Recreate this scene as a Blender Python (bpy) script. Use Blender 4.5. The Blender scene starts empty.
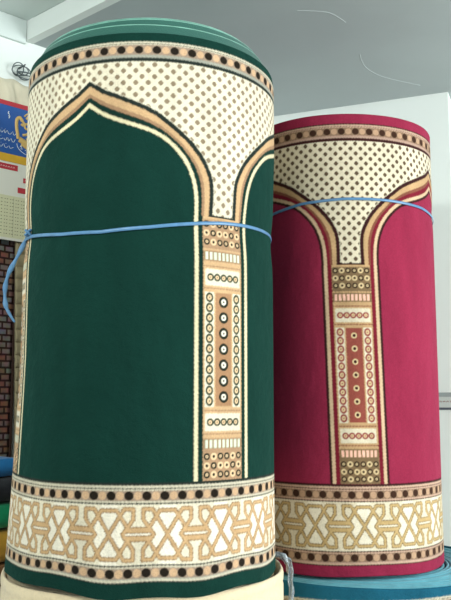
import bpy, bmesh, math, random
import numpy as np
from mathutils import Vector
random.seed(7); rng = np.random.default_rng(7)
C = bpy.context.scene.collection
PI = math.pi

# ------------------------------------------------------------------ helpers
def lin(c):
    c = np.asarray(c, dtype=float) / 255.0
    return np.where(c <= 0.04045, c / 12.92, ((c + 0.055) / 1.055) ** 2.4)
def rgba(c):
    l = lin(c); return (float(l[0]), float(l[1]), float(l[2]), 1.0)

def mesh_obj(name, verts, faces, mats, parent=None, smooth=True, mat_idx=None):
    me = bpy.data.meshes.new(name)
    me.from_pydata([tuple(v) for v in verts], [], [tuple(f) for f in faces])
    o = bpy.data.objects.new(name, me); C.objects.link(o)
    for m in (mats if isinstance(mats, (list, tuple)) else [mats]): me.materials.append(m)
    if mat_idx is not None: me.polygons.foreach_set('material_index', np.asarray(mat_idx, dtype=np.int32))
    if smooth: me.polygons.foreach_set('use_smooth', [True] * len(me.polygons))
    bm = bmesh.new(); bm.from_mesh(me); bmesh.ops.recalc_face_normals(bm, faces=bm.faces[:]); bm.to_mesh(me); bm.free()
    me.update()
    if parent: o.parent = parent
    return o

def empty(name, loc=(0, 0, 0)):
    o = bpy.data.objects.new(name, None); C.objects.link(o); o.location = loc; o.empty_display_size = .1
    return o
def tag(o, label, cat, group=None):
    o['label'] = label; o['category'] = cat
    if group: o['group'] = group
    return o
def structure(o): o['kind'] = 'structure'; return o

def material(name, col, rough=.8, spec=.3, sheen=0, sheen_rough=.5, bump=0, bscale=200, var=0, vscale=6, metal=0, trans=0, vcol=None, bump2=0, b2scale=8):
    m = bpy.data.materials.new(name); m.use_nodes = True
    nt = m.node_tree; b = nt.nodes['Principled BSDF']
    b.inputs['Base Color'].default_value = rgba(col)
    b.inputs['Roughness'].default_value = rough
    b.inputs['Specular IOR Level'].default_value = spec
    b.inputs['Metallic'].default_value = metal
    b.inputs['Transmission Weight'].default_value = trans
    b.inputs['Sheen Weight'].default_value = sheen
    b.inputs['Sheen Roughness'].default_value = sheen_rough
    tc = nt.nodes.new('ShaderNodeTexCoord')
    src = None
    if vcol:
        a = nt.nodes.new('ShaderNodeAttribute'); a.attribute_name = vcol; src = a.outputs['Color']
        gm = nt.nodes.new('ShaderNodeGamma'); gm.inputs['Gamma'].default_value = .6
        nt.links.new(src, gm.inputs['Color']); nt.links.new(gm.outputs['Color'], b.inputs['Sheen Tint'])
    if vcol:   # brushed pile: soft upright streaks
        mp = nt.nodes.new('ShaderNodeMapping'); mp.inputs['Scale'].default_value = (16, 16, 4)
        nt.links.new(tc.outputs['Object'], mp.inputs['Vector'])
        n = nt.nodes.new('ShaderNodeTexNoise'); n.inputs['Scale'].default_value = 1; n.inputs['Detail'].default_value = 4
        nt.links.new(mp.outputs['Vector'], n.inputs['Vector'])
        mr = nt.nodes.new('ShaderNodeMapRange'); mr.inputs['From Min'].default_value = .3; mr.inputs['From Max'].default_value = .7
        mr.inputs['To Min'].default_value = .90; mr.inputs['To Max'].default_value = 1.10
        nt.links.new(n.outputs['Fac'], mr.inputs['Value'])
        mx = nt.nodes.new('ShaderNodeVectorMath'); mx.operation = 'SCALE'
        nt.links.new(src, mx.inputs[0]); nt.links.new(mr.outputs['Result'], mx.inputs['Scale']); src = mx.outputs['Vector']
    if var:
        n = nt.nodes.new('ShaderNodeTexNoise'); n.inputs['Scale'].default_value = vscale; n.inputs['Detail'].default_value = 5
        nt.links.new(tc.outputs['Object'], n.inputs['Vector'])
        mr = nt.nodes.new('ShaderNodeMapRange'); mr.inputs['From Min'].default_value = .3; mr.inputs['From Max'].default_value = .7
        mr.inputs['To Min'].default_value = 1 - var; mr.inputs['To Max'].default_value = 1 + var
        nt.links.new(n.outputs['Fac'], mr.inputs['Value'])
        mx = nt.nodes.new('ShaderNodeVectorMath'); mx.operation = 'SCALE'
        if src: nt.links.new(src, mx.inputs[0])
        else: mx.inputs[0].default_value = rgba(col)[:3]
        nt.links.new(mr.outputs['Result'], mx.inputs['Scale']); src = mx.outputs['Vector']
    if src: nt.links.new(src, b.inputs['Base Color'])
    last = None
    for st, sc, dist in ((bump, bscale, .002), (bump2, b2scale, .02)):
        if st:
            n = nt.nodes.new('ShaderNodeTexNoise'); n.inputs['Scale'].default_value = sc; n.inputs['Detail'].default_value = 4
            nt.links.new(tc.outputs['Object'], n.inputs['Vector'])
            bp = nt.nodes.new('ShaderNodeBump'); bp.inputs['Strength'].default_value = st; bp.inputs['Distance'].default_value = dist
            nt.links.new(n.outputs['Fac'], bp.inputs['Height'])
            if last: nt.links.new(last, bp.inputs['Normal'])
            last = bp.outputs['Normal']
    if last: nt.links.new(last, b.inputs['Normal'])
    return m

def prism(name, poly, z0, z1, m, parent=None):
    n = len(poly)
    v = [(x, y, z0) for x, y in poly] + [(x, y, z1) for x, y in poly]
    f = [list(range(n))[::-1], list(range(n, 2 * n))] + [[i, (i + 1) % n, n + (i + 1) % n, n + i] for i in range(n)]
    return mesh_obj(name, v, f, m, parent, smooth=False)

def tube_data(pts, r, flat=1.0, n=8, closed=False, nrm=None):
    """tube along pts; nrm(i) gives the thin direction (flat<1 squashes along it)"""
    pts = [Vector(p) for p in pts]; V = []; F = []; N = len(pts)
    for i, p in enumerate(pts):
        if closed: t = pts[(i + 1) % N] - pts[i - 1]
        else: t = pts[min(i + 1, N - 1)] - pts[max(i - 1, 0)]
        t.normalize()
        a = Vector(nrm(i)) if nrm else (Vector((0, 0, 1)) if abs(t.z) < .9 else Vector((1, 0, 0)))
        a = (a - t * a.dot(t)).normalized(); b = t.cross(a)
        rr = r[i] if isinstance(r, (list, tuple)) else r
        for k in range(n):
            w = 2 * PI * k / n
            V.append(p + a * (math.cos(w) * rr * flat) + b * (math.sin(w) * rr))
    M = N if closed else N - 1
    for i in range(M):
        for k in range(n):
            F.append([i * n + k, i * n + (k + 1) % n, ((i + 1) % N) * n + (k + 1) % n, ((i + 1) % N) * n + k])
    if not closed:
        F.append(list(range(n))[::-1]); F.append([(N - 1) * n + k for k in range(n)])
    return V, F
def spline(pts, k=8):
    P = [np.array(p, float) for p in pts]; out = []
    for i in range(len(P) - 1):
        p0 = P[max(i - 1, 0)]; p1 = P[i]; p2 = P[i + 1]; p3 = P[min(i + 2, len(P) - 1)]
        for j in range(k):
            t = j / k
            out.append(.5 * ((2 * p1) + (-p0 + p2) * t + (2 * p0 - 5 * p1 + 4 * p2 - p3) * t * t + (-p0 + 3 * p1 - 3 * p2 + p3) * t ** 3))
    out.append(P[-1]); return out

# ------------------------------------------------------------------ woven prayer-rug design
# s: metres round the roll from the middle of a column, w: metres above the foot of the column
PER = .65
GREEN = dict(field=(13, 48, 41), dband=(17, 44, 37), outl=(34, 42, 38), cream=(216, 207, 184), tan=(194, 160, 120), brown=(152, 120, 92),
             line=(212, 202, 166), dots=(134, 118, 96), bdark=(34, 28, 22), blight=(196, 162, 128), bground=(150, 130, 112),
             strand=(192, 158, 116), sedge=(140, 112, 80), white=(230, 222, 204), cground=(164, 132, 102), ring=(36, 40, 32), ringl=(222, 190, 150), ros=(58, 66, 52),
             bline=(196, 188, 166), tick=(205, 212, 190), strip=(160, 122, 90), grey=(150, 150, 138), xout=.0, squeeze=1.15)
RED = dict(field=(136, 38, 64), dband=(112, 28, 42), outl=(52, 26, 26), cream=(210, 199, 174), tan=(182, 148, 108), brown=(122, 74, 58),
           line=(200, 170, 138), dots=(88, 72, 56), bdark=(58, 38, 28), blight=(178, 144, 116), bground=(132, 106, 86),
           strand=(184, 156, 108), sedge=(122, 102, 68), white=(220, 211, 190), cground=(118, 96, 70), ring=(58, 44, 32), ringl=(204, 180, 138), ros=(140, 72, 68),
           bline=(190, 158, 136), tick=(232, 180, 160), strip=(136, 70, 60), grey=(170, 140, 124), xout=.005, stretch=1.0118, foot=1.03)
TEAL = dict(GREEN, squeeze=1.0, tilt=.016); TEAL.update(field=(26, 86, 108), dband=(24, 70, 90), cream=(236, 226, 204))

OUT = [(.034, .594), (.034, .665), (.045, .703), (.070, .742), (.107, .778), (.145, .808), (.181, .832), (.25, .862), (.29, .879), (.326, .902)]
CRE = [(.070, .594), (.0725, .643), (.083, .6865), (.1044, .7264), (.1418, .7632), (.1807, .7847), (.249, .808), (.290, .826), (.326, .851)]
def seg_dist(x, y, pl):
    d = np.full(x.shape, 1e3)
    for (ax, ay), (bx, by) in zip(pl[:-1], pl[1:]):
        vx, vy = bx - ax, by - ay
        t = np.clip(((x - ax) * vx + (y - ay) * vy) / (vx * vx + vy * vy), 0, 1)
        d = np.minimum(d, np.hypot(x - ax - t * vx, y - ay - t * vy))
    return d
def smoothpl(pl):
    return [tuple(p) for p in spline([(a, b) for a, b in pl], 4)]
OUTS = smoothpl(OUT); CRES = smoothpl(CRE)

def design(s, w, P, tper, toff, bead_t, bead_b):
    shp = s.shape; col = np.zeros(shp + (3,)); pal = {k: lin(v) for k, v in P.items() if k not in ('xout', 'squeeze', 'stretch', 'tilt', 'foot')}
    def put(mask, key): col[mask] = pal[key]
    # slight unevenness of the woven outlines
    jag = .0009 * np.sin(s * 1900 + 3 * np.sin(w * 400)) + .0007 * np.sin(s * 730 + w * 900)
    jgw = .0009 * np.sin(w * 1700 + 3 * np.sin(s * 500)) + .0006 * np.sin(w * 640 + s * 800)
    wj = w + jag
    # the sheet is wound a little tighter left of the arch tip
    s_ = np.where(s < -PER / 2, -PER / 2 + (s + PER / 2) * P.get('squeeze', 1.0), s)
    sm = (s_ + PER / 2) % PER - PER / 2; d = np.abs(sm) + jgw; sj = sm + jgw
    put(np.ones(shp, bool), 'field')
    # --- spandrels and arches
    inn = (w > .594) & (w < .9475)
    O = np.interp(w, [p[1] for p in OUTS], [p[0] for p in OUTS]); O = np.where(w > .902, 9, O)
    Cc = np.interp(w, [p[1] for p in CRES], [p[0] for p in CRES]); Cc = np.where(w > .851, 9, Cc)
    idx = np.where(inn)
    dd, ww = d[idx], wj[idx]
    dO = seg_dist(dd, ww, OUTS); dC = seg_dist(dd, ww, CRES)
    t = dO / (dO + dC + 1e-9)
    c = np.tile(pal['field'], (len(dd), 1))
    ins = dd < O[idx]; fld = dd > Cc[idx]; mid = ~ins & ~fld
    c[ins] = pal['cream']
    a = .0286; sx = s_[idx]; wx = w[idx]
    for ox, oy in ((0, 0), (a / 2, a / 2)):
        px = (sx - ox + a / 2) % a - a / 2; py = (wx - .9395 - oy + a / 2) % a - a / 2
        c[ins & (np.abs(px) * 1.0 + np.abs(py) * .85 < .0072) & (np.hypot(px, py) < .0062) & (dO > .007)] = pal['dots']
    c[mid & (t <= .46)] = pal['tan']; c[mid & (t > .46) & (t <= .64)] = pal['brown']; c[mid & (t > .64)] = pal['dband']
    c[(dC < .0068 + P['xout']) & fld] = pal['outl'] if P['xout'] else pal['dband']
    c[dC < .0044] = pal['line']
    c[dO < .0053] = pal['outl']
    col[idx] = c
    put((w > .592) & (wj < .5985) & (np.abs(sm) < .0385), 'outl')
    # --- column
    cm = (w >= 0) & (w <= .594)
    ad = d
    put(cm & (ad < .0775 + P['xout']), 'outl'); put(cm & (ad < .0752), 'line'); put(cm & (ad < .0658), 'dband'); put(cm & (ad < .0540), 'tan')
    inner = cm & (ad < .0535)
    # grounds with little rings at both ends
    for lo, hi, rows in ((.0, .069, (.0131, .0326, .0526)), (.52, .588, (.536, .557, .578))):
        put(inner & (wj > lo) & (wj < hi), 'cground')
        for ri, wr in enumerate(rows):
            for ci in range(6):
                r = np.hypot(sm - (ci - 2.5) * .0176, w - wr); m = inner & (r < .0078)
                dark = (ri + ci + (ci > 2)) % 2 == 0
                put(m & (r > .0035), 'ring' if dark else 'ringl'); put(m & (r <= .0035), 'ringl' if dark else 'ring'); put(m & (r <= .0014), 'ring')
    # ticks
    for wc in (.080, .5035):
        m = inner & (np.abs(wj - wc) < .0125); put(m, 'cground'); put(m & (np.abs(sm) < .052) & (np.abs(w - wc) < .0100), 'sedge')
        ph = (sm + .0056 + .0112 * 20) % .0112 - .0056
        put(m & (np.abs(ph) < .0036) & (np.abs(sm) < .049) & (np.abs(w - wc) < .0088), 'tick')
    # small panels with five rosettes
    for lo, hi in ((.1030, .1520), (.4300, .4780)):
        put(inner & (wj > lo - .0025) & (wj < hi + .0025), 'brown'); put(inner & (wj > lo) & (wj < hi), 'tan')
        mm = .5 * (lo + hi)
        put(inner & (wj > lo + .005) & (wj < hi - .005) & (np.abs(sj) < .049), 'cream')
        for k in range(-2, 3):
            r = np.hypot(sm - k * .0178, w - mm); put(inner & (r < .0090), 'ros'); put(inner & (r < .0046), 'ringl'); put(inner & (r < .0017), 'ros')
    # long panel
    m = inner & (wj > .1545) & (wj < .4275); put(m, 'tan')
    put(m & (np.abs(sj) > .0262) & (np.abs(sj) < .0500) & (w > .1615) & (w < .4205), 'cream')
    st = m & (np.abs(sj) < .0225) & (w > .163) & (w < .419); put(st, 'strip')
    for k in range(7):
        wc = .1835 + .0358 * k; r = np.hypot(sm, w - wc)
        if P['xout']:
            put(st & (r < .0082), 'ringl'); put(st & (r < .0044), 'outl')
        else:
            put(st & (r < .0132), 'ring'); put(st & (r < .0068), 'white'); put(st & (r < .0026), 'ring')
    for k in range(11):
        wc = .1745 + .0233 * k
        for sd in (-1, 1):
            r = np.hypot(sm - sd * .0380, (w - wc) * .85); put(m & (r < .0096), 'ros'); put(m & (r < .0052), 'ringl'); put(m & (r < .0018), 'ros')
    # --- bottom border
    put((wj < 0) & (wj > -.006), 'outl')
    def rows(table):
        for lo, hi, k in table: put((wj > lo) & (wj <= hi), k)
    rows([(-.0115, -.006, 'bline'), (-.0138, -.0115, 'outl'), (-.0170, -.0138, 'bline'), (-.0385, -.0170, 'bground'), (-.0425, -.0385, 'bline'),
          (-.0455, -.0425, 'outl'), (-.1700, -.0455, 'cream'), (-.1730, -.1700, 'outl'), (-.1765, -.1730, 'bline'), (-.1975, -.1765, 'bground'),
          (-.1995, -.1975, 'grey'), (-.2045, -.1995, 'bline'), (-.2070, -.2045, 'outl')])
    rows([(.9475, .9560, 'outl'), (.9560, .9630, 'grey'), (.9630, .9868, 'bground'), (.9868, .9890, 'bline'), (.9890, .9905, 'outl'), (.9905, .9950, 'bline')])
    if P['xout']: rows([(.9950, .9985, 'outl')])
    for wc, (off, per) in ((-.0275, bead_b), (-.1870, bead_b), (.9750, bead_t)):
        ph = (s_ - off + per / 2) % per - per / 2; ph2 = (s_ - off) % per - per / 2
        m = np.abs(w - wc) < .0105
        put(m & (np.hypot(ph2, (w - wc)) < .0088), 'blight'); put(m & (np.hypot(ph * .95, w - wc) < .0095), 'bdark')
    # interlaced strap-work of the bottom border
    m = (w < -.0470) & (w > -.1690); idx = np.where(m)
    x = (s_[idx] - toff + tper / 2) % tper - tper / 2
    u = tper / 282.; X = np.abs(x) / u + jgw[idx] / u; Y = np.abs(w[idx] + .1077) / .00046 + jag[idx] / .00046
    A = [(0, 23), (47, 23), (64, 48), (104, 108), (150, 108)]
    B = [(142, 0), (68, 114), (24, 114), (24, 68), (50, 32), (75, 0)]
    B2 = [(0, 15), (58, 15)]
    dist = np.minimum(seg_dist(X, Y, A), np.minimum(seg_dist(X, Y, B), seg_dist(X, Y, B2)))
    c = np.tile(pal['cream'], (len(X), 1))
    # whiter grounds enclosed by the straps
    poly_white = ((X > 100 - Y * .0) & (Y > 20)) | ((X > 74) & (Y < 80)) | ((X < 55) & (Y < 16))
    c[poly_white] = pal['white']
    c[dist < 10.8] = pal['sedge']; c[dist < 5.8] = pal['strand']
    col[idx] = c
    return col

# ------------------------------------------------------------------ rolls of carpet
def pile_mesh(name, R, z0, z1, zfoot, s0, lean, P, m, parent, prof, sag, zt, tper, toff, bt, bb, thick=.009, step=.002, phi_max=PI):
    nu = int(2 * PI * R / step); nz = int((z1 - z0) / step)
    ang = -PI + 2 * PI * np.arange(nu) / nu
    zz = z0 + (z1 - z0) * np.arange(nz + 1) / nz
    # outer rings, then rounded lip and inside face at top and bottom
    zs = list(zz); dr = [0] * len(zs)
    rin = thick
    top = [(z1 + .0025, .0012), (z1 + .004, .004), (z1 + .003, .0075), (z1 - .002, rin), (z1 - .05, rin)]
    bot = [(z0 + .05, rin), (z0 + .0005, rin), (z0 - .0015, .006), (z0 - .0015, .003), (z0 - .0005, .001)]
    allz = np.array([b[0] for b in bot] + zs + [t[0] for t in top]); alld = np.array([b[1] for b in bot] + dr + [t[1] for t in top])
    A, Z = np.meshgrid(ang, allz)
    D = np.repeat(alld[:, None], nu, 1)
    U = A * R
    # design colours, four samples a cell
    col = np.zeros(A.shape + (3,))
    for du in (-.25, .25):
        for dv in (-.25, .25):
            w = (Z + dv * step - zfoot) / P.get('stretch', 1.0) - P.get('tilt', 0) * np.sin(A); w = np.where(w < 0, w / P.get('foot', 1.0), w); s = U + du * step - (s0 + lean * w)
            col += design(s, w, P, tper, toff - s0, (bt[0] - s0, bt[1]), (bb[0] - s0, bb[1]))
    col /= 4
    f = lin(P['field']); col[:len(bot)] = f; col[-len(top):] = f
    rr = R - D + prof(A, Z)
    zo = Z + sag(A, Z)
    X = np.sin(A) * rr; Y = -np.cos(A) * rr
    co = np.stack([X, Y, zo], -1).reshape(-1, 3).astype(np.float32)
    nr = len(allz)
    i = np.arange(nr - 1)[:, None] * nu; j = np.arange(nu)[None, :]; j2 = (j + 1) % nu
    q = np.stack([i + j, i + j2, i + nu + j2, i + nu + j], -1).reshape(-1, 4)
    me = bpy.data.meshes.new(name)
    me.vertices.add(len(co)); me.vertices.foreach_set('co', co.ravel())
    me.loops.add(q.size); me.loops.foreach_set('vertex_index', q.ravel().astype(np.int32))
    me.polygons.add(len(q)); me.polygons.foreach_set('loop_start', np.arange(0, q.size, 4, dtype=np.int32))
    me.polygons.foreach_set('use_smooth', np.ones(len(q), bool))
    me.update(calc_edges=True)
    at = me.color_attributes.new('weave', 'FLOAT_COLOR', 'POINT')
    c4 = np.ones((len(co), 4), np.float32); c4[:, :3] = col.reshape(-1, 3); at.data.foreach_set('color', c4.ravel())
    me.materials.append(m)
    o = bpy.data.objects.new(name, me); C.objects.link(o); o.parent = parent
    return o

def coil_mesh(name, R0, R1, z0, ztop, mside, medge, parent, thick=.0105, off=(0, 0), wob=.0015, fill=.86, nt=120):
    """spiral winding of the carpet inside the outer layer; ztop(r, ang) is the height of its upper edge"""
    turns = (R0 - R1) / thick; n = int(turns * nt)
    V = []; F = []; MI = []
    for i in range(n + 1):
        a = 2 * PI * i / nt; r = R0 - thick * a / (2 * PI); a += PI
        r += wob * math.sin(a * 2.3 + r * 40) * min(1, (R0 - r) / thick)
        zt = ztop(r, a % (2 * PI)); h = thick * fill
        ox, oy = off
        for rr, z in ((r, z0), (r, zt - .004), (r - h * .18, zt - .0008), (r - h * .5, zt), (r - h * .82, zt - .0008), (r - h, zt - .004), (r - h, z0)):
            V.append((math.sin(a) * rr + ox, -math.cos(a) * rr + oy, z))
    for i in range(n):
        for k in range(6):
            F.append([i * 7 + k, i * 7 + k + 1, (i + 1) * 7 + k + 1, (i + 1) * 7 + k]); MI.append(1 if 1 <= k <= 4 else 0)
    F.append(list(range(7))); F.append([n * 7 + k for k in range(7)]); MI += [0, 0]
    return mesh_obj(name, V, F, [mside, medge], parent, mat_idx=MI)

PILE = dict(rough=.95, spec=.08, sheen=.55, sheen_rough=.45, bump=.5, bscale=420, var=.10, vscale=260, vcol='weave', bump2=.6, b2scale=11)
m_green = material('green_rug_pile', (12, 62, 50), **PILE)
m_red = material('crimson_rug_pile', (160, 24, 70), **PILE)
m_teal = material('teal_rug_pile', (28, 100, 122), **PILE)
m_green_back = material('green_rug_backing', (40, 90, 80), .85, .2, .3, bump=.4, bscale=300)
m_green_edge = material('green_rug_edge', (104, 158, 142), .8, .3, .2, bump=.4, bscale=250, var=.25, vscale=30)
m_red_back = material('crimson_rug_backing', (140, 30, 66), .85, .2, .3, bump=.4, bscale=300)
m_teal_edge = material('teal_rug_edge', (88, 156, 172), .85, .2, .2, bump=.5, bscale=250, var=.12, vscale=30)
m_teal_back = material('teal_rug_backing', (40, 118, 142), .85, .2, .2, bump=.4, bscale=300)
m_cream = material('cream_rug_pile', (220, 202, 168), .92, .15, .3, bump=.5, bscale=350, var=.06, vscale=120, bump2=.3, b2scale=14)
m_cream_edge = material('cream_rug_edge', (226, 208, 176), .9, .15, .2, bump=.4, bscale=250, var=.08, vscale=30)

def gauss(x, c, s): return np.exp(-((x - c) / s) ** 2)

# green roll, standing on the cream one
GX, GY, GR, GZ = -.200, 2.100, .320, 1.186
g = empty('carpet_roll', (GX, GY, GZ))
tag(g, 'tall rolled green prayer carpet with cream arch border, standing on the cream roll', 'carpet roll')
def g_prof(A, Z):
    h = Z
    return -.005 * gauss(h, .812, .05) + .021 * np.clip((.52 - h) / .52, 0, 1) ** 1.2 * (A < 0) * np.sin(np.clip(-A, 0, PI)) + .006 * np.clip((h - .85) / .2, 0, 1) * (A > 0) * np.sin(np.clip(A, 0, PI)) + .003 * (A > 0) * np.sin(np.clip(A, 0, PI)) + .002 * np.clip((.2 - h) / .2, 0, 1) - .004 * gauss(h, 1.262, .02)
def g_sag(A, Z):
    u = A * GR; k = np.clip(1 - Z / .22, 0, 1) ** 1.5
    return k * (.011 * gauss(u, -.215, .10) - .004 * gauss(u, .03, .12) + .003 * np.sin(u * 31)) + .0012 * np.sin(u * 23 + 1) * k + .011 * np.clip(1 - Z / .6, 0, 1) * np.clip((-u - .22) / .18, 0, 1) * np.clip((.95 + u) / .3, 0, 1)
pile_mesh('patterned_pile', GR, 0.0, 1.253, 1.4233 - GZ, .2094, 0, GREEN, m_green, g, g_prof, g_sag, 0, .1255, .0135, (.0014, .0410), (-.0071, .0385))
def g_top(r, a):
    t = (GR - .010 - r)
    return 1.262 + .058 * (1 - math.exp(-t / .016)) + .0015 * math.sin(a * 3 + r * 90)
coil_mesh('inner_windings', GR - .0125, .10, .004, g_top, m_green_back, m_green_edge, g, off=(.004, 0))

# crimson roll, standing on the teal one
RX, RY, RR, RZ = .358, 2.530, .291, 1.126
r_ = empty('carpet_roll', (RX, RY, RZ))
tag(r_, 'rolled crimson prayer carpet with cream arch border, standing on the teal roll', 'carpet roll')
def r_prof(A, Z):
    return -.003 * gauss(Z, 1.037, .03) + .002 * np.clip((.2 - Z) / .2, 0, 1) + .0012 * np.sin(A * 5 + Z * 3)
def r_sag(A, Z):
    u = A * RR; k = np.clip(1 - Z / .22, 0, 1) ** 1.5
    return k * (.0015 + .0025 * np.sin(u * 17 + .6))
pile_mesh('patterned_pile', RR, 0.004, 1.284, 1.3739 - RZ, .008, -.027, RED, m_red, r_, r_prof, r_sag, 0, .1330, -.0538, (-.0827, .0405), (-.0962, .0392))
def r_top(r, a): return 1.283 + .004 * math.sin(a * 2 + r * 60)
coil_mesh('inner_windings', RR - .0125, .09, .006, r_top, m_red_back, m_red_back, r_)

# teal roll below the crimson one
TX, TY, TR, TZ = .424, 2.530, .388, 1.122
t_ = empty('carpet_roll', (TX, TY, 0))
tag(t_, 'wide teal rolled carpet with light blue coiled top, carrying the crimson roll', 'carpet roll')
def t_prof(A, Z): return .002 * np.sin(A * 7)
def t_sag(A, Z): return 0 * A
pile_mesh('patterned_pile', TR, .004, TZ - .004, TZ - .004 - 1.020, 0, 0, TEAL, m_teal, t_, t_prof, t_sag, 0, .13, 0, (0, .041), (0, .039), step=.003)
def t_top(r, a): return TZ - .0015 + .001 * math.sin(a * 2 + r * 170)
coil_mesh('inner_windings', TR - .0115, .05, .003, t_top, m_teal_back, m_teal_edge, t_, thick=.0125, fill=.78, nt=140)

# cream roll below the green one
CX, CY, CR, CZ = -.208, 2.140, .354, 1.184
c_ = empty('carpet_roll', (CX, CY, 0))
tag(c_, 'plain cream rolled carpet, its coiled rim showing underneath the green roll', 'carpet roll')
def ring_wall(name, R, z0, z1, m, parent, thick=.011, wav=.0):
    n = 220; V = []; F = []
    prof = [(0, z0), (0, z1 * .25), (0, z1 * .5), (0, z1 * .75), (0, z1 - .040), (.0035, z1 - .032), (0, z1 - .024), (-.0005, z1 - .012), (.001, z1 - .005), (.0035, z1 - .001), (.0058, z1), (.008, z1 - .001), (.0105, z1 - .005), (thick, z1 - .03), (thick, z0)]
    for i in range(n):
        a = 2 * PI * i / n
        for d, z in prof:
            dz = (z > .9 * z1) * wav * (math.sin(a * 3 + 1) + .5 * math.sin(a * 8))
            rr = R - d + .0015 * math.sin(a * 6)
            V.append((math.sin(a) * rr, -math.cos(a) * rr, z + dz))
    k = len(prof)
    for i in range(n):
        for j in range(k):
            F.append([i * k + j, ((i + 1) % n) * k + j, ((i + 1) % n) * k + (j + 1) % k, i * k + (j + 1) % k])
    return mesh_obj(name, V, F, m, parent)
ring_wall('outer_layer', CR, .002, CZ - .001, m_cream, c_, wav=.0012)
def c_top(r, a): return CZ - .001 + .0012 * math.sin(a * 3 + r * 210)
coil_mesh('inner_windings', CR - .0135, .06, .003, c_top, m_cream, m_cream_edge, c_, thick=.0125, fill=.88)

# ------------------------------------------------------------------ twine
m_twine = material('blue_twine_plastic', (80, 126, 166), .35, .5, sheen=0, bump=.4, bscale=150, var=.12, vscale=60)
def loop_points(cx, cy, R, zf, n=200, a0=-PI, a1=PI, close=True):
    out = []
    for i in range(n if close else n + 1):
        a = a0 + (a1 - a0) * i / n
        out.append((cx + math.sin(a) * R, cy - math.cos(a) * R, zf(a)))
    return out
def g_z(a):
    return float(np.interp(a * .32, [-1.005, -.60, -.3211, -.19, -.083, .031, .16, .215, .281, .35, .423, .7, 1.005], [2.005, 2.0, 1.992, 1.978, 1.9745, 1.984, 2.001, 2.007, 2.011, 2.0135, 2.015, 2.012, 2.005]))
tw = empty('twine', (GX, GY, 1.99))
tag(tw, 'blue plastic twine tied round the green roll, its loose end dangling at left', 'twine')
def rel(pts, o): return [(p[0] - o.location.x, p[1] - o.location.y, p[2] - o.location.z) for p in pts]
pts = rel(loop_points(GX, GY, GR - .0008, g_z), tw)
V, F = tube_data(pts, .0042, .34, 8, True, nrm=lambda i: (pts[i][0], pts[i][1], 0))
mesh_obj('loop', V, F, m_twine, tw)
ak = -1.04
kx, ky, kz = GX + math.sin(ak) * (GR + .003), GY - math.cos(ak) * (GR + .003), 2.006
tail = spline([(kx, ky, kz), (-.497, 1.985, 1.993), (-.518, 1.99, 1.952), (-.540, 1.995, 1.909), (-.548, 2.0, 1.871), (-.545, 2.0, 1.834), (-.535, 2.0, 1.812), (-.521, 2.0, 1.791)], 6)
tail = rel([tuple(p) for p in tail], tw)
rads = [.0052 + .0014 * math.sin(i * .9) if i < 34 else .0045 - .00025 * (i - 34) for i in range(len(tail))]
V, F = tube_data(tail, [max(r, .0015) for r in rads], .45, 8, nrm=lambda i: (.25, -1, .1))
mesh_obj('loose_end', V, F, m_twine, tw)
kn = []
for i in range(60):
    t = 2 * PI * i / 60
    kn.append((kx + .005 * math.sin(t) + .003 * math.sin(3 * t), ky - .002 + .003 * math.cos(3 * t), kz - .003 + .006 * math.sin(2 * t)))
V, F = tube_data(rel(kn, tw), .0038, .8, 8, True); mesh_obj('knot', V, F, m_twine, tw)

tr = empty('twine', (RX, RY, 2.15))
tag(tr, 'blue plastic twine tied round the crimson roll, arching over its pattern', 'twine')
def r_z(a):
    return float(np.interp(a * .291, [-.914, -.5, -.248, -.145, -.0216, .1034, .244, .305, .5, .914], [2.13, 2.133, 2.141, 2.157, 2.1635, 2.1633, 2.1600, 2.1545, 2.14, 2.13]))
pts2 = rel(loop_points(RX, RY, RR + .0008, r_z), tr)
V, F = tube_data(pts2, .0040, .34, 8, True, nrm=lambda i: (pts2[i][0], pts2[i][1], 0))
mesh_obj('loop', V, F, m_twine, tr)

# ------------------------------------------------------------------ room
m_wall = material('white_wall_paint', (228, 235, 231), .8, .25, bump=.15, bscale=30, var=.02, vscale=3)
m_ceil = material('grey_ceiling_paint', (164, 173, 174), .85, .2, bump=.25, bscale=12, var=.04, vscale=2.5)
m_ceil2 = material('upper_ceiling_paint', (206, 216, 213), .85, .2, bump=.2, bscale=12, var=.04, vscale=2.5)
m_seam = material('ceiling_seam_filler', (174, 183, 183), .7, .3)
m_beam = material('beam_paint', (216, 223, 219), .8, .2, bump=.15, bscale=20, var=.03, vscale=6)
m_floor = bpy.data.materials.new('floor_tiles'); m_floor.use_nodes = True
nt = m_floor.node_tree; b = nt.nodes['Principled BSDF']; b.inputs['Roughness'].default_value = .35
br = nt.nodes.new('ShaderNodeTexBrick'); br.offset = 0; br.inputs['Color1'].default_value = rgba((190, 186, 176)); br.inputs['Color2'].default_value = rgba((182, 178, 168))
br.inputs['Mortar'].default_value = rgba((120, 116, 110)); br.inputs['Scale'].default_value = 1; br.inputs['Brick Width'].default_value = .6; br.inputs['Row Height'].default_value = .6; br.inputs['Mortar Size'].default_value = .004
tc = nt.nodes.new('ShaderNodeTexCoord'); nt.links.new(tc.outputs['Object'], br.inputs['Vector']); nt.links.new(br.outputs['Color'], b.inputs['Base Color'])

P0 = Vector((-.667, 2.615)); E = Vector((math.sin(math.radians(46)), math.cos(math.radians(46)))); N = Vector((E.y, -E.x))
def WL(q, off, z): p = P0 + E * q + N * off; return Vector((p.x, p.y, z))
def wl2(q, off): p = P0 + E * q + N * off; return (p.x, p.y)
B0 = Vector((.872, 3.062)); EB = Vector((-.924, .383)).normalized(); NB = Vector((-EB.y, EB.x))
if NB.y > 0: NB = -NB
ZL, ZC = 2.80, 2.868
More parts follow.
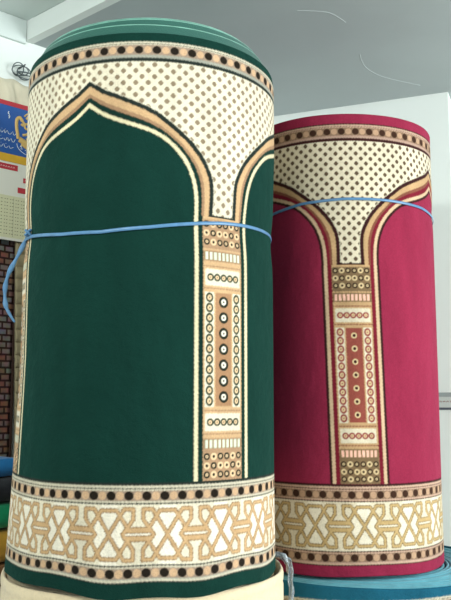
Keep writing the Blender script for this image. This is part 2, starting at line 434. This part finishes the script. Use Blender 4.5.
# where the two walls meet
den = E.x * EB.y - E.y * EB.x
dq = ((B0 - P0).x * EB.y - (B0 - P0).y * EB.x) / den
Kc = P0 + E * dq
structure(prism('floor', [(-3.2, -3), (4.2, -3), (4.2, 5.5), (-3.2, 5.5)], -.1, 0, m_floor))
wl_len = 3.4
structure(prism('wall_left', [wl2(-wl_len, 0), (Kc.x, Kc.y), tuple(Kc - N * .15 + E * .15), wl2(-wl_len, -.15)], 0, ZC, m_wall))
cor = B0; q2 = B0 + Vector((.383, .924)) * .9
structure(prism('wall_back', [tuple(B0), tuple(Kc), tuple(Kc - NB * .15), tuple(B0 - NB * .15 )], 0, ZL, m_wall))
RD = Vector((.383, .924)).normalized(); RN = Vector((RD.y, -RD.x))
a0 = B0 - NB * .151
structure(prism('wall_right', [tuple(a0), tuple(a0 + RD * 1.2), tuple(a0 + RD * 1.2 - RN * .12), tuple(a0 - RN * .12)], 0, ZL, m_wall))
e1 = a0 + RD * 1.2
structure(prism('wall_far', [tuple(e1 - RN * .2), tuple(e1 + RN * 2.2), tuple(e1 + RN * 2.2 + RD * .12), tuple(e1 - RN * .2 + RD * .12)], 0, ZL, m_wall))
# lowered ceiling slab in front of the back wall; its front edge is the pale beam face
FA = Vector((math.sin(math.radians(48)), -math.cos(math.radians(48))))
c0 = WL(-.012, 0, 0).to_2d(); c1 = c0 + FA * 3.6
slab = [tuple(c0 + FA * .06), tuple(c1), (4.2, c1.y), (4.2, 5.5), (Kc.x - .2, 5.5), (Kc.x - .1, Kc.y + .1), tuple(c0 + E * .06)]
inb = Vector((FA.y, -FA.x));  inb = inb if inb.y > 0 else -inb
lo = [tuple(c0 + inb * .03), tuple(c1 + inb * .03), (4.2, c1.y + .03), (4.2, 5.5), (Kc.x - .1, 5.5), tuple(Kc)]
structure(prism('ceiling', lo, ZL, ZL + .30, m_ceil))
structure(prism('trim_1', [tuple(c0), tuple(c1), tuple(c1 + inb * .03), tuple(c0 + inb * .03)], ZL - .002, ZC - .001, m_beam))
structure(prism('ceiling_upper', [tuple(wl2(-wl_len, 0)), tuple(c0), tuple(c1), (c1.x, -3), (-3.2, -3)], ZC, ZC + .1, m_ceil2))
structure(prism('trim_2', [wl2(-wl_len, .0), wl2(-.014, .0), wl2(-.014, .012), wl2(-wl_len, .012)], ZL - .014, ZC - .001, m_ceil2))
for i, pl in enumerate(([(.2755, 2.86), (.36, 2.87), (.40, 2.90), (.447, 2.955)], [(.47, 2.713), (.487, 2.772), (.521, 2.843), (.597, 2.917), (.747, 2.995)])):
    if i == 0: pl = [(.218, 2.39), (.298, 2.398), (.335, 2.415), (.385, 2.47)]
    V, F = tube_data([tuple(p) for p in spline([(x, y, ZL - .0005) for x, y in pl], 8)], 0.0016, .5, 6, nrm=lambda i: (0, 0, 1))
    structure(mesh_obj('trim_%d' % (3 + i), V, F, m_seam))

# ------------------------------------------------------------------ things on the left wall
def wall_panel(name, quad, off0, off1, m, parent=None):
    """thin slab from four (q, z) corners standing out from the left wall"""
    v = [WL(q, off0, z) for q, z in quad] + [WL(q, off1, z) for q, z in quad]
    n = len(quad)
    f = [list(range(n))[::-1], list(range(n, 2 * n))] + [[i, (i + 1) % n, n + (i + 1) % n, n + i] for i in range(n)]
    return mesh_obj(name, v, f, m, parent, smooth=False)

# patterned rug hanging on the wall: woven brick design
def brick_mat():
    m = bpy.data.materials.new('woven_brick_design'); m.use_nodes = True
    nt = m.node_tree; b = nt.nodes['Principled BSDF']; b.inputs['Roughness'].default_value = .9; b.inputs['Specular IOR Level'].default_value = .15
    uv = nt.nodes.new('ShaderNodeUVMap')
    br = nt.nodes.new('ShaderNodeTexBrick'); br.offset = .5
    br.inputs['Color1'].default_value = rgba((128, 92, 74)); br.inputs['Color2'].default_value = rgba((120, 124, 130)); br.inputs['Mortar'].default_value = rgba((58, 40, 36))
    br.inputs['Scale'].default_value = 1; br.inputs['Brick Width'].default_value = .034; br.inputs['Row Height'].default_value = .0205; br.inputs['Mortar Size'].default_value = .0038
    br.inputs['Mortar Smooth'].default_value = .3; br.inputs['Bias'].default_value = -.1
    nt.links.new(uv.outputs['UV'], br.inputs['Vector'])
    n = nt.nodes.new('ShaderNodeTexNoise'); n.inputs['Scale'].default_value = 45; nt.links.new(uv.outputs['UV'], n.inputs['Vector'])
    mx = nt.nodes.new('ShaderNodeMix'); mx.data_type = 'RGBA'; mx.blend_type = 'OVERLAY'; mx.inputs['Factor'].default_value = .6
    nt.links.new(br.outputs['Color'], mx.inputs['A']); nt.links.new(n.outputs['Color'], mx.inputs['B']); nt.links.new(mx.outputs['Result'], b.inputs['Base Color'])
    bp = nt.nodes.new('ShaderNodeBump'); bp.inputs['Strength'].default_value = .5; bp.inputs['Distance'].default_value = .004
    nt.links.new(br.outputs['Fac'], bp.inputs['Height']); bp.invert = True; nt.links.new(bp.outputs['Normal'], b.inputs['Normal'])
    return m
rg = empty('hanging_rug', tuple(WL(-.2, .01, 1.0)))
tag(rg, 'brown and grey brick-patterned rug hanging on the wall below the calendar', 'rug')
def hang_sheet(name, q0, q1, z0, z1, off, thick, m, parent, relief=None, lean=0, nq=24, nz=120):
    V = []; F = []; UV = []
    for side in (0, 1):
        for j in range(nz + 1):
            z = z0 + (z1 - z0) * j / nz
            for i in range(nq + 1):
                q = q0 + (q1 - q0) * i / nq + lean * (z1 - z)
                o = off + (thick + (relief(q - lean * (z1 - z), z) if relief else 0) if side else 0)
                p = WL(q, o, z)
                V.append(p - parent.location); UV.append((q, z))
    n1 = (nq + 1) * (nz + 1); k = nq + 1
    for j in range(nz):
        for i in range(nq):
            a = j * k + i
            F.append([a, a + k, a + k + 1, a + 1]); F.append([n1 + a, n1 + a + 1, n1 + a + k + 1, n1 + a + k])
    for j in range(nz):
        for i in (0, nq):
            a = j * k + i; F.append([a, n1 + a, n1 + a + k, a + k])
    for i in range(nq):
        for j in (0, nz):
            a = j * k + i; F.append([a, a + 1, n1 + a + 1, n1 + a])
    o = mesh_obj(name, V, F, m, parent)
    uvl = o.data.uv_layers.new(name='UVMap')
    for lp in o.data.loops: uvl.data[lp.index].uv = UV[lp.vertex_index]
    return o
hang_sheet('woven_field', -.34, -.030, 1.02, 2.30, .006, .010, brick_mat(), rg, relief=lambda q, z: .003 * math.sin(q * 40))
m_rib = material('ribbed_beige_weave', (150, 140, 110), .9, .15, bump=.4, bscale=260, var=.10, vscale=40)
m_dark = material('dark_brown_binding', (60, 44, 38), .9, .1)
hang_sheet('binding', -.0298, -.024, 1.02, 2.30, .006, .012, m_dark, rg)
rb = empty('hanging_rug', tuple(WL(.05, .02, 1.0)))
tag(rb, 'beige ribbed rug hanging beside the brick-patterned one, against the green roll', 'rug')
def ribrelief(q, z):
    p = (z / .0405) % 1
    return .012 * (abs(math.sin(PI * p)) ** .3) + .0012 * math.sin(q * 700)
hang_sheet('ribbed_field', -.042, .20, 1.02, 2.28, .020, .004, m_rib, rb, relief=ribrelief, lean=.03, nq=50, nz=620)

# calendar
m_paper = material('calendar_paper', (226, 226, 214), .6, .3, bump=.1, bscale=40)
m_tablep = material('calendar_table_paper', (214, 214, 178), .6, .3)
m_blue = material('calendar_blue', (40, 88, 160), .5, .35, var=.08, vscale=20)
m_yel = material('calendar_yellow', (214, 168, 52), .55, .3, var=.08, vscale=30)
m_redp = material('calendar_red', (184, 56, 66), .55, .3)
m_gold = material('calendar_gold', (212, 178, 110), .5, .4)
m_white = material('calendar_white_ink', (232, 238, 240), .5, .3)
m_ink = material('calendar_grey_ink', (122, 126, 96), .6, .2)
cal = empty('wall_calendar', tuple(WL(-.13, .031, 2.11)))
tag(cal, 'paper wall calendar with blue top, gold calligraphy and date table beneath', 'calendar')
def cp(name, quad, d0, d1, m):
    o = wall_panel(name, quad, .040 + d0, .040 + d1, m, None)
    for v in o.data.vertices: v.co -= cal.location
    o.parent = cal; return o
q0, q1 = -.30, .045
cp('backing_sheet', [(q0, 2.104), (q1, 2.104), (q1, 2.556), (q0, 2.556)], 0, .0025, m_paper)
cp('blue_picture', [(q0, 2.378), (q1, 2.378), (q1, 2.543), (q0, 2.543)], .0025, .0032, m_blue)
cp('top_border', [(q0, 2.543), (q1, 2.543), (q1, 2.558), (q0, 2.558)], .0025, .0036, m_redp)
cp('yellow_band', [(q0, 2.358), (q1, 2.358), (q1, 2.384), (q0, 2.384)], .0025, .0040, m_yel)
cp('date_table', [(q0, 2.112), (q1, 2.112), (q1, 2.248), (q0, 2.248)], .0025, .0032, m_tablep)
for qa, qb, za, zb in ((-.20, -.047, 2.332, 2.351), (-.026, .030, 2.298, 2.314), (-.045, .034, 2.262, 2.280)):
    cp('red_label', [(qa, za), (qb, za), (qb, zb), (qa, zb)], .0025, .0033, m_redp)
def strokes(name, lines, r, m, d=.0042, wide=1):
    V = []; F = []
    for ln, rr in [(l if isinstance(l, tuple) else (l, r)) for l in lines]:
        rr *= wide
        sp = spline([(a, b) for a, b in ln], 6) if len(ln) > 2 else ln
        pts = [WL(p[0], .040 + d, p[1]) - cal.location for p in sp]
        n3 = Vector((N.x, N.y, 0))
        v, f = tube_data(pts, rr, .25, 6, nrm=lambda i: n3)
        k = len(V); V += v; F += [[q + k for q in x] for x in f]
    o = mesh_obj(name, V, F, m, cal); return o
gold = [([(-.036, 2.502), (-.046, 2.512), (-.056, 2.503), (-.057, 2.480), (-.052, 2.455), (-.050, 2.440)], .0042),
        ([(-.036, 2.502), (-.030, 2.496), (-.034, 2.489), (-.041, 2.492)], .0030),
        ([(-.020, 2.498), (-.028, 2.490), (-.023, 2.480), (-.012, 2.482), (-.010, 2.492), (-.020, 2.498)], .0028),
        ([(-.010, 2.490), (-.008, 2.474), (-.018, 2.462), (-.034, 2.456)], .0030),
        ([(-.022, 2.512), (-.014, 2.524), (-.004, 2.522), (.002, 2.512)], .0026),
        ([(-.030, 2.520), (-.020, 2.530), (-.008, 2.534)], .0018),
        ([(-.046, 2.440), (-.030, 2.434), (-.012, 2.428), (.006, 2.426), (.020, 2.434)], .0068),
        ([(-.036, 2.428), (-.018, 2.419), (.002, 2.414), (.018, 2.420)], .0055),
        ([(.002, 2.512), (.010, 2.494), (.006, 2.470), (-.004, 2.450), (-.02, 2.444)], .0034)]
strokes('gold_calligraphy', gold, .003, m_gold, wide=1.55)
white = [[(-.054, 2.424), (-.050, 2.412), (-.036, 2.400), (-.018, 2.393), (.004, 2.390)], [(-.042, 2.414), (-.038, 2.420), (-.036, 2.412)], [(-.040, 2.409), (-.032, 2.410)],
         [(-.024, 2.407), (-.020, 2.408)], [(-.012, 2.404), (-.008, 2.405)],
         [(-.012, 2.396), (-.006, 2.401), (.0, 2.394), (.006, 2.400)]]
for zr, seed in ((2.452, 1), (2.428, 2), (2.405, 3)):
    rs = random.Random(seed); q = -.20
    while q < -.066:
        L = rs.uniform(.008, .016)
        white.append([(q, zr + rs.uniform(.003, .009)), (q + L * .3, zr - .002), (q + L * .7, zr + rs.uniform(-.003, .002)), (q + L, zr + rs.uniform(.002, .008))])
        if rs.random() < .5: white.append([(q + L * .4, zr + .010), (q + L * .55, zr + .011)])
        q += L + .003
white += [[(-.086, 2.524), (-.088, 2.517), (-.083, 2.514)], [(-.087, 2.508), (-.082, 2.509), (-.085, 2.501)]]
strokes('white_caption', [(w, .0011) for w in white[:6]], .0013, m_white)
strokes('white_lettering', [(w, .0008) for w in white[6:-2]], .0013, m_white)
strokes('white_mark', [(w, .0016) for w in white[-2:]], .0013, m_white)
tab = []
for i in range(17):
    q = -.285 + i * .0195
    for j in range(11):
        z = 2.124 + j * .0112
        tab.append(([(q, z), (q + .0035, z)], .0013)); tab.append(([(q + .0075, z), (q + .012, z)], .0013))
for i in range(6):
    q = -.29 + i * .058; tab.append(([(q, 2.116), (q, 2.244)], .0005))
strokes('table_figures', tab, .001, m_ink, d=.0032)
m_li = material('calendar_label_ink', (226, 190, 186), .5, .3)
for qa, qb, zc in ((-.19, -.056, 2.341), (-.021, .026, 2.306)):
    q = qa; lab = []
    while q < qb: lab.append(([(q, zc - .002), (q + .003, zc + .002), (q + .006, zc - .001)], .0009)); q += .009
    strokes('label_lettering', lab, .0009, m_li, d=.0036)

# crumpled sack above the calendar
m_sack = material('cream_plastic_sack', (214, 206, 182), .55, .4, bump=.4, bscale=60, var=.06, vscale=20)
def sack():
    V = []; F = []; nq, nz = 60, 26
    og = WL(-.1, .01, 2.55)
    for side in (0, 1):
        for j in range(nz + 1):
            t = j / nz
            for i in range(nq + 1):
                u = i / nq; q = -.26 + .31 * u
                ztop = 2.648 - .12 * max(0, q + .05) - .02 * (1 if q < -.1 else 0)
                z = 2.50 + (ztop - 2.50) * t
                fold = .009 * math.sin(q * 95 + 1.9 + 1.2 * t) + .003 * math.sin(q * 230 + 2 + t * 2) + .006 * math.sin(q * 40 - t * 3)
                o = .004 + (.024 + fold * (.4 + .6 * (1 - t)) - .014 * t ** 3 if side else 0) * (1 - .7 * max(0, t - .9) / .1)
                q_ = q + (.004 * math.sin(z * 60 + q * 30) if side else 0)
                V.append(WL(q_, o, z + .004 * math.sin(q * 90) * t) - og)
    n1 = (nq + 1) * (nz + 1); k = nq + 1
    for j in range(nz):
        for i in range(nq):
            a = j * k + i; F.append([a, a + k, a + k + 1, a + 1]); F.append([n1 + a, n1 + a + 1, n1 + a + k + 1, n1 + a + k])
    for j in range(nz):
        for i in (0, nq): a = j * k + i; F.append([a, n1 + a, n1 + a + k, a + k])
    for i in range(nq):
        for j in (0, nz): a = j * k + i; F.append([a, a + 1, n1 + a + 1, n1 + a])
    o = mesh_obj('plastic_sack', V, F, m_sack); o.location = og; return o
tag(sack(), 'crumpled cream plastic sack pinned to the wall above the calendar', 'sack')

# coil of wire on a nail
m_wire = material('grey_wire', (92, 104, 106), .35, .6, metal=.6)
wc = empty('wire_coil', tuple(WL(-.03, .02, 2.67)))
tag(wc, 'small loose coil of grey wire hung on the wall above the sack', 'wire')
def ringpts(qc, zc, a, b_, off, tilt=0, n=48):
    return [WL(qc + a * math.cos(2 * PI * i / n), off + .008 * math.sin(2 * PI * i / n + tilt), zc + b_ * math.sin(2 * PI * i / n)) - wc.location for i in range(n)]
V = []; F = []
for args in ((-.046, 2.684, .020, .020, .022), (-.040, 2.680, .026, .016, .026, 1), (-.022, 2.677, .022, .024, .020, 2), (-.016, 2.667, .034, .008, .028, .5), (-.010, 2.676, .034, .007, .024, 2)):
    v, f = tube_data(ringpts(*args), .0019, 1, 6, True); k = len(V); V += v; F += [[q + k for q in x] for x in f]
mesh_obj('loops', V, F, m_wire, wc)
V, F = tube_data([WL(-.030, .0, 2.696) - wc.location, WL(-.030, .040, 2.699) - wc.location], .0022, 1, 8)
mesh_obj('nail', V, F, m_wire, wc)

# ------------------------------------------------------------------ pile of folded rugs at the left
def folded_rug(name, q0, q1, o0, o1, z0, z1, m, label, medge=None, layers=2):
    """serpentine-folded rug: profile in (off, z), extruded along the wall"""
    h = (z1 - z0) / layers; th = h * .90; prof = []
    # closed outline of each layer joined at alternating folds, built as rounded slabs
    root = empty(name, tuple(WL((q0 + q1) / 2, (o0 + o1) / 2, z0)))
    V = []; F = []; nq = 30
    path = []
    r = h / 2
    for L in range(layers):
        zc = z0 + h * (L + .5)
        a, b_ = (o0 + r, o1 - r) if L % 2 == 0 else (o1 - r, o0 + r)
        for i in range(9): path.append((a + (b_ - a) * i / 8, zc))
        if L < layers - 1:
            sgn = 1 if b_ > a else -1
            for i in range(1, 8):
                w = -PI / 2 + PI * i / 8
                path.append((b_ + sgn * r * 1.0 * math.cos(w), zc + h / 2 + h / 2 * math.sin(w)))
    n = len(path); out = []
    for i in range(n):
        p = np.array(path[i]); t = np.array(path[min(i + 1, n - 1)]) - np.array(path[max(i - 1, 0)]); t = t / np.linalg.norm(t)
        nn = np.array([-t[1], t[0]]); out.append((p + nn * th / 2, p - nn * th / 2))
    outline = [o[0] for o in out] + [o[1] for o in out[::-1]]
    k = len(outline)
    for i in range(nq + 1):
        q = q0 + (q1 - q0) * i / nq
        for (o, z) in outline:
            V.append(WL(q + .002 * math.sin(z * 300), o + .003 * math.sin(q * 25 + z * 60), z + .0008 * math.sin(q * 40)) - root.location)
    for i in range(nq):
        for j in range(k):
            F.append([i * k + j, i * k + (j + 1) % k, (i + 1) * k + (j + 1) % k, (i + 1) * k + j])
    for base in (0, nq * k):
        for j in range(n - 1):
            F.append([base + j, base + j + 1, base + k - 2 - j, base + k - 1 - j])
    mesh_obj('folded_cloth', V, F, m, root, smooth=True)
    tag(root, label, 'folded rug', 'folded rugs piled by the left wall')
    return root
m_fb = material('blue_folded_rug', (34, 112, 170), .9, .15, .2, bump=.4, bscale=250, var=.08, vscale=60)
m_fk = material('black_folded_rug', (34, 36, 40), .9, .15, .1, bump=.4, bscale=250, var=.3, vscale=50)
m_fg = material('emerald_folded_rug', (8, 128, 84), .9, .15, .2, bump=.4, bscale=250, var=.08, vscale=60)
m_fo = material('ochre_folded_rug', (172, 132, 44), .9, .15, .2, bump=.4, bscale=250, var=.12, vscale=60)
QA, QB, OA, OB = -.62, -.115, .045, .25
folded_rug('folded_rug', QA, QB, OA, OB, 1.150, 1.243, m_fo, 'folded ochre rug at the bottom of the pile by the left wall')
folded_rug('folded_rug', QA, QB, OA, OB, 1.2438, 1.315, m_fg, 'folded emerald green rug lying on the ochre one in the pile')
folded_rug('folded_rug', QA, QB, OA, OB, 1.3158, 1.382, m_fk, 'folded black rug between the blue and emerald ones in the pile', layers=2)
folded_rug('folded_rug', QA, QB, OA, OB, 1.3828, 1.436, m_fb, 'folded blue rug on top of the pile by the left wall', layers=1)
m_wood = material('bench_wood', (120, 88, 58), .6, .3, bump=.3, bscale=60, var=.15, vscale=15)
bn = empty('wooden_bench', tuple(WL(-.37, .15, 0)))
tag(bn, 'plain wooden bench carrying the pile of folded rugs by the left wall', 'bench')
def bpart(name, qa, qb, oa, ob, za, zb):
    v = [WL(q, o, z) - bn.location for z in (za, zb) for q, o in ((qa, oa), (qb, oa), (qb, ob), (qa, ob))]
    f = [[3, 2, 1, 0], [4, 5, 6, 7]] + [[i, (i + 1) % 4, 4 + (i + 1) % 4, 4 + i] for i in range(4)]
    o = mesh_obj(name, v, f, m_wood, bn, smooth=False)
    bv = o.modifiers.new('bevel', 'BEVEL'); bv.width = .004; bv.segments = 2
bpart('bench_top', QA - .02, QB + .0, .035, .26, 1.115, 1.1495)
for qa in (QA, QB - .05):
    for oa in (.04, .21): bpart('leg', qa, qa + .045, oa, oa + .045, 0, 1.115)

# ------------------------------------------------------------------ notice on the back wall
def WB(q, off, z): p = B0 + EB * q + NB * off; return Vector((p.x, p.y, z))
sg = empty('wall_notice', tuple(WB(.04, .002, 1.563)))
tag(sg, 'small pale notice strip on the white wall right of the crimson roll', 'notice')
def sp_(name, qa, qb, za, zb, d0, d1, m):
    v = [WB(q, d, z) - sg.location for d in (d0, d1) for q, z in ((qa, za), (qb, za), (qb, zb), (qa, zb))]
    f = [[3, 2, 1, 0], [4, 5, 6, 7]] + [[i, (i + 1) % 4, 4 + (i + 1) % 4, 4 + i] for i in range(4)]
    return mesh_obj(name, v, f, m, sg, smooth=False)
sp_('card', .004, .30, 1.563, 1.628, .001, .004, material('notice_card', (196, 204, 200), .6, .3))
sp_('grey_header', .004, .30, 1.612, 1.628, .004, .0048, material('notice_header', (150, 160, 160), .6, .3))
sp_('dark_footer', .004, .30, 1.563, 1.572, .004, .0048, material('notice_footer', (84, 92, 102), .6, .3))
V = []; F = []
q = .29
while q > .012:
    v, f = tube_data([WB(q, .0045, 1.592) - sg.location, WB(q - .004, .0045, 1.597) - sg.location, WB(q - .008, .0045, 1.592) - sg.location], .0012, .4, 6, nrm=lambda i: (NB.x, NB.y, 0))
    k = len(V); V += v; F += [[a + k for a in x] for x in f]; q -= .013
mesh_obj('lettering', V, F, material('notice_ink', (168, 120, 112), .6, .3), sg)

# ------------------------------------------------------------------ scrap of clear plastic between the lower rolls
m_pl = material('clear_plastic_film', (226, 236, 242), .2, .5, trans=.8, bump=.3, bscale=80)
V = []; F = []; nu, nv = 14, 30
spn = spline([(.118, 2.16, 1.196), (.132, 2.155, 1.206), (.150, 2.15, 1.202), (.163, 2.15, 1.180), (.166, 2.15, 1.150), (.168, 2.15, 1.12), (.170, 2.15, 1.085), (.171, 2.15, 1.05)], 4)
for i, p in enumerate(spn):
    for j in range(nu + 1):
        t = j / nu - .5; wd = .019 * (1 - .5 * i / len(spn))
        V.append((p[0] + wd * t + .002 * math.sin(i * 1.3 + j), p[1] + .010 * math.sin(t * 9 + i * .5) * (wd / .026), p[2] + .006 * math.sin(j * 1.1 + i * .4)))
for i in range(len(spn) - 1):
    for j in range(nu): a = i * (nu + 1) + j; F.append([a, a + 1, a + nu + 2, a + nu + 1])
o = mesh_obj('plastic_scrap', V, F, m_pl)
sol = o.modifiers.new('thickness', 'SOLIDIFY'); sol.thickness = .0012
tag(o, 'scrap of clear bluish plastic film caught between the cream and teal rolls', 'plastic')

# ------------------------------------------------------------------ light
w = bpy.data.worlds.new('World'); bpy.context.scene.world = w; w.use_nodes = True
bg = w.node_tree.nodes['Background']; bg.inputs['Color'].default_value = (.91, .97, .98, 1); bg.inputs['Strength'].default_value = .74
def area(name, loc, target, size, power, col):
    L = bpy.data.lights.new(name, 'AREA'); L.shape = 'RECTANGLE'; L.size, L.size_y = size; L.energy = power; L.color = col
    o = bpy.data.objects.new(name, L); C.objects.link(o); o.location = loc
    o.rotation_euler = (Vector(target) - Vector(loc)).to_track_quat('-Z', 'Y').to_euler(); return o
area('daylight_from_shopfront', (3.5, .7, 1.9), (.1, 2.4, 1.6), (1.8, 2.0), 145, (.95, 1, 1))
area('ceiling_tube_lamp', (-.9, .3, 2.78), (-.5, 2.0, 1.7), (1.2, .12), 20, (.97, 1, .97))

# ------------------------------------------------------------------ camera
cam = bpy.data.cameras.new('camera'); co = bpy.data.objects.new('camera', cam); C.objects.link(co)
co.location = (0, 0, 1.6); co.rotation_euler = (PI / 2 + math.atan(100 / 812), 0, 0)
cam.sensor_fit = 'VERTICAL'; cam.sensor_height = 24; cam.sensor_width = 18.04; cam.lens = 24 * 812 / 600; cam.clip_start = .02
sc = bpy.context.scene; sc.camera = co
sc.view_settings.view_transform = 'Standard'; sc.view_settings.look = 'None'; sc.view_settings.gamma = 1; sc.view_settings.use_curve_mapping = False
sc.view_settings.exposure = 0.28
